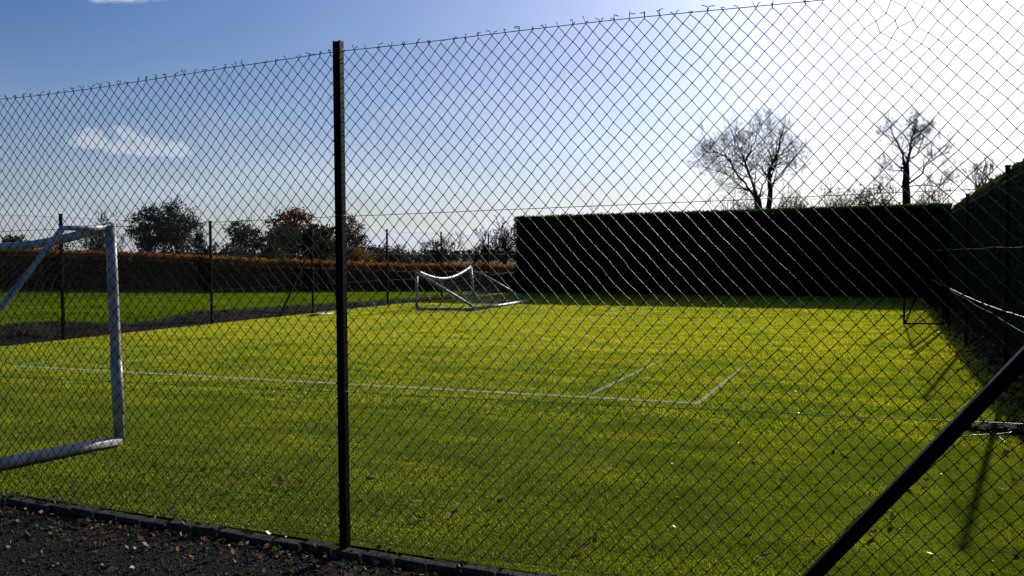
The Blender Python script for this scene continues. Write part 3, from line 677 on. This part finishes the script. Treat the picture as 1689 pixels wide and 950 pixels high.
def tree(name,px,ytop,wpx,D,label,leaf=None,nleaf=3000,ls=.16,bark='bark',clumps=None,twigs=1.0,cat='tree',group=None,trunk=True,yfoot=.35,squash=1.0,shape='dome'):
    """distant tree: trunk, recursive branches and a crown of leaf clumps"""
    hy=420.7-.0068*(px-PW/2)*-1*-1
    ppm=F/D; Ht=1.73+(hy-ytop)/ppm+.25; Wd=wpx/ppm; base=spot(px,D)
    root=empty(name,base); tag(root,label,cat,group); t=Tree()
    r=max(.10,Ht*.026)
    if trunk:
        h0=Ht*yfoot*.7
        t.seg(base,base+Vector((0,0,h0)),r,r*.8)
        nl=6+int(2*twigs)+(12 if cat=='shrub' else 0)
        for i in range(nl):
            a=i*2.4+random.random(); tilt=(random.uniform(.25,1.05) if cat!='shrub' else random.uniform(.1,1.25)) if i else .05
            d=Vector((math.cos(a)*math.sin(tilt)*Wd/Ht*1.1,math.sin(a)*math.sin(tilt)*Wd/Ht*1.1,math.cos(tilt)))
            rem=(Ht-h0)
            Lm=rem*random.uniform(.72,.9)*(1 if tilt<.5 else .75)
            t.limb(base+Vector((0,0,h0*random.uniform(.7,1))),d,Lm,r*.42,2 if twigs<1.5 else 3,.10,.24,5.2 if twigs>1.9 else 4,max(.009,.00027*D) if cat!='shrub' else .0085,.75 if cat!='shrub' else 1.0)
        # scale the crown to its real height and width
        B=np.array(t.B);A=np.array(t.A); c=np.array(base)
        fz=Ht/(np.percentile(B[:,2],99.7)-c[2]); fx=(Wd*.5)/np.percentile(np.hypot(B[:,0]-c[0],B[:,1]-c[1]),97)
        for Z in (A,B):
            Z[:,2]=c[2]+(Z[:,2]-c[2])*fz; Z[:,:2]=c[:2]+(Z[:,:2]-c[:2])*fx
        t.A=[tuple(v) for v in A];t.B=[tuple(v) for v in B]
        t.build(root,M[bark],r*.35)
    if leaf:
        nc=int((clumps or 26)*1.5); nleaf=int(nleaf*1.25); P_=[]; yf=min(yfoot,.14)
        for i in range(nc):
            while True:
                u=rng.uniform(-1,1,3)
                if shape=='dome' and np.linalg.norm(u)<1 and np.linalg.norm(u)>.25: break
                if shape=='cone' and math.hypot(u[0],u[1])<(1-u[2])/2: break
            c=np.array([u[0]*Wd*.42,u[1]*Wd*.42,Ht*(yf+(1-yf)*(.5+.43*u[2]))])
            cs=Wd*random.uniform(.04,.10); m_=int(nleaf/nc*random.uniform(.6,1.5))
            q=rng.normal(size=(m_,3))*np.array([cs*1.2,cs*1.2,cs*.75*squash]); P_.append(c+q)
        P_=np.concatenate(P_); P_=P_[(P_[:,2]<Ht)&(P_[:,2]>.1)]
        V,Fc=cards(P_,ls,aspect=.7); o=link('foliage',npmesh('foliage',V,Fc),M[leaf],root); o['kind']='stuff'
    return root
G='trees beyond the low autumn hedge'
tree('evergreen_tree',252,340,75,128,'left half of the tall dark open crowned tree pair beyond the russet hedge','ever',5200,.13,clumps=44,group=G,yfoot=.2)
tree('evergreen_tree',292,330,82,131,'highest dark round crowned tree left of the fence post, beyond the russet hedge','ever',5600,.13,clumps=46,group=G,yfoot=.2)
tree('conifer_tree',329,378,38,120,'small pointed olive tree beside the tall dark tree pair','olive',1500,.15,clumps=22,group=G,shape='cone',yfoot=.1)
tree('evergreen_tree',405,358,60,126,'dark tree with gaps in its crown between the tall tree pair and the russet dome','ever',3300,.13,clumps=30,group=G,yfoot=.25)
tree('broadleaf_tree',437,388,34,118,'small yellow green tree left of the russet domed tree','olive',1500,.15,clumps=16,group=G,yfoot=.15)
tree('russet_tree',481,343,84,135,'domed tree with russet brown crown left of the fence post','russet',4200,.17,clumps=46,group=G,yfoot=.2)
tree('dark_tree',474,368,66,127,'dark bare limbed tree in front of the russet domed tree','ever',2600,.13,clumps=26,group=G,yfoot=.1)
tree('broadleaf_tree',528,366,74,124,'broad olive green leafy tree just left of the fence post','olive',5200,.16,clumps=44,group=G,yfoot=.08)
tree('russet_tree',581,353,60,134,'thin brown leafed tree partly hidden by the fence post','russet',2100,.14,clumps=36,group=G,yfoot=.2,twigs=1.6)
tree('golden_shrub',590,408,56,96,'golden orange shrub above the hedge right of the fence post','gold',1700,.14,clumps=20,group=G,trunk=False,yfoot=.05,cat='shrub')
tree('broadleaf_tree',648,401,54,110,'low thin olive tree behind the slim post right of the dark fence post','olive',900,.13,clumps=24,group=G,yfoot=.1,twigs=1.6)
tree('bare_tree',730,386,78,118,'round headed leafless tree above the small white goal',None,0,group=G,yfoot=.2,twigs=2)
tree('bare_tree',800,378,50,112,'slim leafless tree left of the square end of the tall hedge',None,0,group=G,yfoot=.15,twigs=2)
tree('bare_tree',832,361,66,108,'dense dark leafless tree half hidden behind the left end of the tall hedge',None,0,group=G,yfoot=.15,twigs=2)
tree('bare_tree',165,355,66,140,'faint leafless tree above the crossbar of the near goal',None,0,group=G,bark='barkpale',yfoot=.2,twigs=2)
tree('broadleaf_tree',22,391,70,120,'low dark tree at the far left edge above the crossbar','ever',2200,.14,clumps=26,group=G,yfoot=.1)
tree('broadleaf_tree',112,400,100,118,'wide dark brown thicket tree under the near goal crossbar','russet',1300,.14,clumps=26,group=G,yfoot=.1,twigs=1.6)
tree('bare_tree',345,395,48,112,'small grey leafless tree right of the tall dark tree pair',None,0,group=G,yfoot=.1,twigs=1.6)
tree('broadleaf_tree',380,404,60,105,'low dark bush canopy under the gap between the dark trees','ever',1800,.14,clumps=20,group=G,yfoot=.05,twigs=1.6)
tree('broadleaf_tree',452,402,50,104,'low brown and olive bush left of the russet domed tree','olive',1500,.14,clumps=20,group=G,yfoot=.05)
tree('broadleaf_tree',618,404,60,106,'low dark bush right of the fence post below the thin brown tree','ever',1500,.14,clumps=20,group=G,yfoot=.05,twigs=1.6)
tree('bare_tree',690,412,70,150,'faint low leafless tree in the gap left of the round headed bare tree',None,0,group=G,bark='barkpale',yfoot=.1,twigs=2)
# scrub behind the tall hedge
G2='scrub behind the tall hedge'
tree('thicket',1218,296,84,56,'grey twiggy thicket at the foot of the large bare tree','twigs',1500,.04,group=G2,yfoot=.3,twigs=2,cat='shrub')
tree('thicket',1305,308,66,57,'thin twiggy thicket right of the large bare tree trunk','twigs',1500,.04,group=G2,yfoot=.3,twigs=2,cat='shrub')
tree('thicket',1380,308,84,55,'low grey twiggy thicket between the two large bare trees','twigs',1500,.04,group=G2,yfoot=.35,twigs=2,cat='shrub')
tree('thicket',1440,300,96,56,'brown leafed thicket at the left foot of the forked bare tree','russet',900,.07,clumps=30,group=G2,yfoot=.55,twigs=2,cat='shrub')
tree('thicket',1540,296,80,54,'thin twiggy thicket right of the forked bare tree','twigs',1500,.04,group=G2,yfoot=.35,twigs=1.6,cat='shrub')
tree('thicket',1622,274,64,44,'brown leafed twiggy bush above the right hand hedge','russet',500,.06,clumps=16,group=G2,yfoot=.6,twigs=1.6,cat='shrub')
tree('thicket',975,342,60,70,'faint tips of a thicket just showing above the middle of the tall hedge',None,0,.1,group=G2,bark='barkpale',yfoot=.3,twigs=1.6,cat='shrub')
# far-off woods as one mass on the skyline
P_=[]
for px in np.arange(-260,1750,3.0):
    D=330+60*nse(px*.01,0,1,4); top=2.6+3.4*abs(nse(px*.012,3,1,9))+1.2*nse(px*.09,1,1)
    b=spot(px,D)
    for _ in range(7): P_.append((b.x+random.gauss(0,1),b.y+random.gauss(0,2),random.uniform(0,max(.8,top))))
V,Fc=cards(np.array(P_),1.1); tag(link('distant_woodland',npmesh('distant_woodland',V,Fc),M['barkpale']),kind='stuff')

# ---------------------------------------------------------------- leaves, gravel, plants
def leafmesh(curl=.4,n=4):
    bm=bmesh.new(); rows=[]
    for i in range(n+1):
        t=i/n; w=.42*math.sin(math.pi*min(1,t*.92+.06))**.8; z=curl*(t-.5)**2*1.6; c=curl*.5
        rows.append([bm.verts.new((t-.5,-w*.5,z+c*w*.8)),bm.verts.new((t-.5,0,z)),bm.verts.new((t-.5,w*.5,z+c*w*.6))])
    for a,b in zip(rows,rows[1:]):
        for j in range(2): bm.faces.new((a[j],a[j+1],b[j+1],b[j]))
    bmesh.ops.recalc_face_normals(bm,faces=bm.faces); return bm
LM=[]
for c in (.35,.7,1.1):
    bm=leafmesh(c); me=bpy.data.meshes.new('fallen_leaf'); bm.to_mesh(me); bm.free(); me.materials.append(M['litter']); LM.append(me)
seen=[(745,853),(750,864),(463,800),(458,806),(380,812),(497,803),(989,885),(1077,912),(1235,893),(1390,748),(1393,760),(1500,807),(957,686),(973,691),(1118,729),(620,860),(687,860),(962,910),(1350,806),(1440,887),(1473,865),(1464,842),(65,703),(125,710),(108,699),(376,772),(325,775),(334,782),(160,806),(545,742),(700,680),(660,722),(1218,580),(1260,925),(1580,770),(1528,800),(1650,812),(1120,820),(870,790),(610,795),(820,835),(1040,770),(1170,860),(300,800),(255,778),(1420,700),(1330,650),(1290,800)]
for i,(x,y) in enumerate(seen):
    q=P(x,y,2,0.0)
    o=bpy.data.objects.new('fallen_leaf',LM[i%3]); COL.objects.link(o); s=random.uniform(.06,.10); o.scale=(s,s,s)
    o.location=(q.x,q.y,.024); o.rotation_euler=(random.uniform(-.5,.5),random.uniform(-.4,.4),random.uniform(0,6.28))
    lab='small curled brown leaf on the turf left of the black post, below the goal' if x<570 and y>740 else 'small dark leaf on the turf left of the black post, near the goal foot' if x<570 else 'small brown leaf on the turf between the painted corner and the edging' if x<900 else 'small dark leaf just below the painted right corner of the court' if y<720 else 'curled leaf on the turf right of the black diagonal brace' if x>1500 else 'small brown leaf on the open turf left of the black diagonal brace'
    tag(o,lab,'leaf','scattered leaves on the court')
def scatter(n,fx,mat,name,smin,smax,label=None,flat=.3,asp=.6):
    C_=np.array([fx() for _ in range(n)]); V,Fc=cards(C_,rng.uniform(smin,smax,n),flat,asp); return tag(link(name,npmesh(name,V,Fc),mat),label,kind='stuff')
def gpt():
    x=random.uniform(5,13); t=random.random()**1.6; y=kerby(x)-.12-1.6*t; return (x,y,gz(x,y)+.012)
def gpt2():
    x=random.uniform(6.0,11.8); y=kerby(x)-.14-abs(random.gauss(0,.25)); return (x,y,gz(x,y)+.014)
scatter(700,gpt2,M['litter'],'leaf_litter',.008,.025)
def kpt():
    x=random.uniform(5,14); y=kerby(x)-random.uniform(-.02,.13); return (x,y,.024)
scatter(170,kpt,M['litterdark'],'litter_on_edging',.010,.028)
scatter(900,gpt,M['litterdark'],'dark_leaf_litter',.010,.032)
def vpt():
    y=random.uniform(-3,26); x=14.85-abs(random.gauss(0,.33)) if random.random()<.8 else random.uniform(14.2,15.1); return (x,y,.018+random.random()*.02+(.03 if x>14.75 else 0))
scatter(3400,vpt,M['litterdark'],'hedge_leaf_litter',.012,.040)
def cpt():
    while True:
        x=random.uniform(5,14.6); y=random.uniform(-5.5,8)
        if random.random()<.25+.75*((x-5)/9.6)**3: return (x,y,.008)
scatter(700,cpt,M['litterdark'],'court_leaf_debris',.006,.020)
# gravel stones
ico=np.array([(0,0,1),(1,0,0),(0,1,0),(-1,0,0),(0,-1,0),(0,0,-1)],float); ft=np.array([(0,1,2),(0,2,3),(0,3,4),(0,4,1),(5,2,1),(5,3,2),(5,4,3),(5,1,4)])
n=24000; xs=rng.uniform(5,13,n); ys=np.array([kerby(x) for x in xs])-.12-1.9*rng.random(n)
C_=np.stack([xs,ys,[gz(a,b)+.003 for a,b in zip(xs,ys)]],1); sz=rng.lognormal(math.log(.0058),.4,n)
V=ico[None]*rng.uniform(.55,1.3,(n,6,1))*sz[:,None,None]; th=rng.uniform(0,6.28,n); c_,s_=np.cos(th)[:,None],np.sin(th)[:,None]
V=np.stack([V[...,0]*c_-V[...,1]*s_,V[...,0]*s_+V[...,1]*c_,V[...,2]*.7],-1)+C_[:,None]
tag(link('gravel_stones',npmesh('gravel_stones',V.reshape(-1,3),(ft[None]+(np.arange(n)*6)[:,None,None]).reshape(-1,3)),M['stone']),kind='stuff')
def tuft(name,c,n,h,spread,mat,label=None,cat=None,group=None,lean=.5,wd=.0025,kind=None):
    V=[];Fc=[]
    for i in range(n):
        a=random.uniform(0,6.28); b=Vector((random.gauss(0,spread),random.gauss(0,spread),0)); hh=h*random.uniform(.5,1.1); l=Vector((math.cos(a),math.sin(a),0))*hh*lean*random.random(); s=Vector((-math.sin(a),math.cos(a),0))*wd
        k=len(V); mid=b+l*.35+Vector((0,0,hh*.6)); tip=b+l+Vector((0,0,hh))
        V+=[b-s,b+s,mid+s*.8,mid-s*.8,tip]; Fc+=[(k,k+1,k+2,k+3)]; Fc+=[(k+3,k+2,k+4,k+4)]
    me=bpy.data.meshes.new(name); me.from_pydata([tuple(v) for v in V],[],[f if f[2]!=f[3] else f[:3] for f in Fc]); o=link(name,me,mat); o.location=c; return tag(o,label,cat,group,kind)
def gl(px,py): q=P(px,py,2,-.06); return (q.x,q.y,gz(q.x,q.y))
tuft('weed_tuft',gl(15,834),60,.07,.035,M['weed'],'bright green weed clump on the gravel at the left edge of the photo','weed','green weeds along the edging',.9,.004)
tuft('weed_tuft',gl(120,842),26,.07,.03,M['weed'],'green weed beside the brick edging under the dry stems','weed','green weeds along the edging',.9,.004)
tuft('weed_tuft',gl(222,882),26,.035,.02,M['weed'],'tiny bright green weed among fallen leaves on the gravel','weed','green weeds along the edging',1.2,.005)
tuft('weed_tuft',gl(288,868),20,.05,.02,M['weed'],'small green weed close to the brick edging left of the post','weed','green weeds along the edging',1.,.004)
tuft('weed_tuft',gl(455,917),18,.04,.02,M['weed'],'small green weed at the foot of the black fence post','weed','green weeds along the edging',1.,.004)
def drystem(c,h,label):
    root=empty('dry_weed',c); tag(root,label,'weed','dry weeds by the fence'); A=[];B=[];ra=[];C2=[]
    for i in range(7):
        p=Vector((random.gauss(0,.02),random.gauss(0,.02),0)); d=Vector((random.gauss(0,.22),random.gauss(0,.12),1)).normalized(); n=6; L_=h*random.uniform(.6,1)
        for k in range(n):
            q=p+d*L_/n; A.append(tuple(p));B.append(tuple(q));ra.append(.0012); d=(d+rv(.12)).normalized(); p=q
            if k>1:
                for _ in range(3): C2.append(tuple(q+rv(.012)))
                e=q+(d+rv(.6)).normalized()*L_*.14; A.append(tuple(q));B.append(tuple(e));ra.append(.0008); C2.append(tuple(e)); C2.append(tuple(e+rv(.008)))
    V,Fc=prisms(A,B,ra,ra,3); link('stem',npmesh('stem',V,Fc),M['straw'],root)
    V,Fc=cards(np.array(C2),.007); link('seed_heads',npmesh('seed_heads',V,Fc),M['straw'],root)['kind']='stuff'
drystem(gl(125,845),.22,'dry brown seeded weed stems standing left of the goal foot at the edging')
drystem(gl(95,838),.17,'shorter dry weed stems nearer the left edge of the photo')
drystem(gl(293,872),.16,'sparse dry weed stems at the edging between goal and post')
# grass tufts in the gravel
V=[];Fc=[]
for i in range(4500):
    x=random.uniform(5,12.5); y=kerby(x)-.14-1.7*random.random()
    if nse(x,y,1.1,21)<-.05: continue
    z=gz(x,y); a=random.uniform(0,6.28); h=random.uniform(.01,.035); s=Vector((math.cos(a),math.sin(a),0))*.002; k=len(V); b=Vector((x,y,z)); V+=[b-s,b+s,b+Vector((random.gauss(0,.012),random.gauss(0,.012),h))]; Fc.append((k,k+1,k+2))
tag(link('sparse_grass',npmesh('sparse_grass',[tuple(v) for v in V],Fc),M['weed']),kind='stuff')
# grass blades round the far right verge and lawn edge
V=[];Fc=[]
for i in range(9000):
    y=random.uniform(-13,28); x=-4.12-abs(random.gauss(0,.18)) if i%2 else random.gauss(-4.1,.12)
    z=bankz(x,y)-.01 if x>-4.3 else lawnz(x,y)-.01; a=random.uniform(0,6.28); h=random.uniform(.04,.12); s=Vector((math.cos(a),math.sin(a),0))*.006; k=len(V); b=Vector((x,y,z)); V+=[b-s,b+s,b+Vector((random.gauss(0,.04),random.gauss(0,.04),h))]; Fc.append((k,k+1,k+2))
tag(link('lawn_edge_grass',npmesh('lawn_edge_grass',[tuple(v) for v in V],Fc),M['weed']),kind='stuff')
# rubble and clods on the soil bank and along the right verge
n=7000; k=n//2
xs=np.concatenate([rng.uniform(-4.2,-3.12,k),rng.uniform(14.5,15.3,n-k)]); ys=np.concatenate([rng.uniform(-4,28,k),rng.uniform(-4,27,n-k)])
zz=np.array([bankz(a,b) if a<0 else .02 for a,b in zip(xs,ys)]); sz=rng.lognormal(math.log(.016),.5,n)
V=ico[None]*rng.uniform(.5,1.3,(n,6,1))*sz[:,None,None]*np.array([1.3,1.3,.7])+np.stack([xs,ys,zz],1)[:,None]
M['clod']=simple('soil_clod',[(.3,(.012,.008,.005)),(.55,(.05,.035,.022)),(.75,(.13,.10,.07))],5,.95,.05)
tag(link('rubble',npmesh('rubble',V.reshape(-1,3),(ft[None]+(np.arange(n)*6)[:,None,None]).reshape(-1,3)),M['clod']),kind='stuff')
# loose wire and leaf heap at the right foot of the fence
hp=Vector((14.15,-.62,0))
C_=rng.normal(size=(700,3))*np.array([.22,.11,.035]); C_[:,2]=np.abs(C_[:,2])
heap=empty('leaf_heap',hp)
bm=bmesh.new(); bmesh.ops.create_uvsphere(bm,u_segments=20,v_segments=8,radius=1)
for v in bm.verts: v.co=Vector((v.co.x*.48,v.co.y*.2,max(0,v.co.z)*.07)); v.co+=Vector((.03*nse(v.co.x,v.co.y,9),.03*nse(v.co.x,v.co.y,9,4),.02*nse(v.co.x,v.co.y,11,7)))
fin('mound',bm,M['soil'],heap)
V,Fc=cards(C_,.022,.5); lo_=link('leaves',npmesh('leaves',V,Fc),M['litterheap'],heap); lo_['kind']='stuff'; heap.location=hp; tag(heap,'low dark heap of rotting leaves at the foot of the right hand fence','leaf heap')
pts=[P(x,y,2,.03) for x,y in ((1560,725),(1600,718),(1640,716),(1665,714),(1682,706),(1690,695),(1700,686))]
o=fin('loose_wire',tube(pts,.004,6),M['steelwire']); tag(o,'pale loose wire curling over the turf beside the leaf heap','wire')
pts=[P(x,y,2,.02) for x,y in ((1634,712),(1645,718),(1655,727),(1663,735))]
o=fin('loose_wire',tube(pts,.004,6),M['steelwire']); tag(o,'short straight scrap of wire on the turf below the leaf heap','wire')
pts=[P(x,y,0,14.26) for x,y in ((1566,475),(1590,487),(1620,500),(1653,512),(1689,523),(1730,528))]
o=fin('sagging_wire',tube(pts,.004,6),M['steelwire']); tag(o,'slack bright wire drooping along the right hand fence in front of the dark hedge','wire')
a=P(510,521,2,.03);b=P(548,517,2,.03); o=fin('pipe',tube([a,b],.035,8),M['pipe']); tag(o,'short pale blue pipe lying at the court edge left of the fence post','pipe')
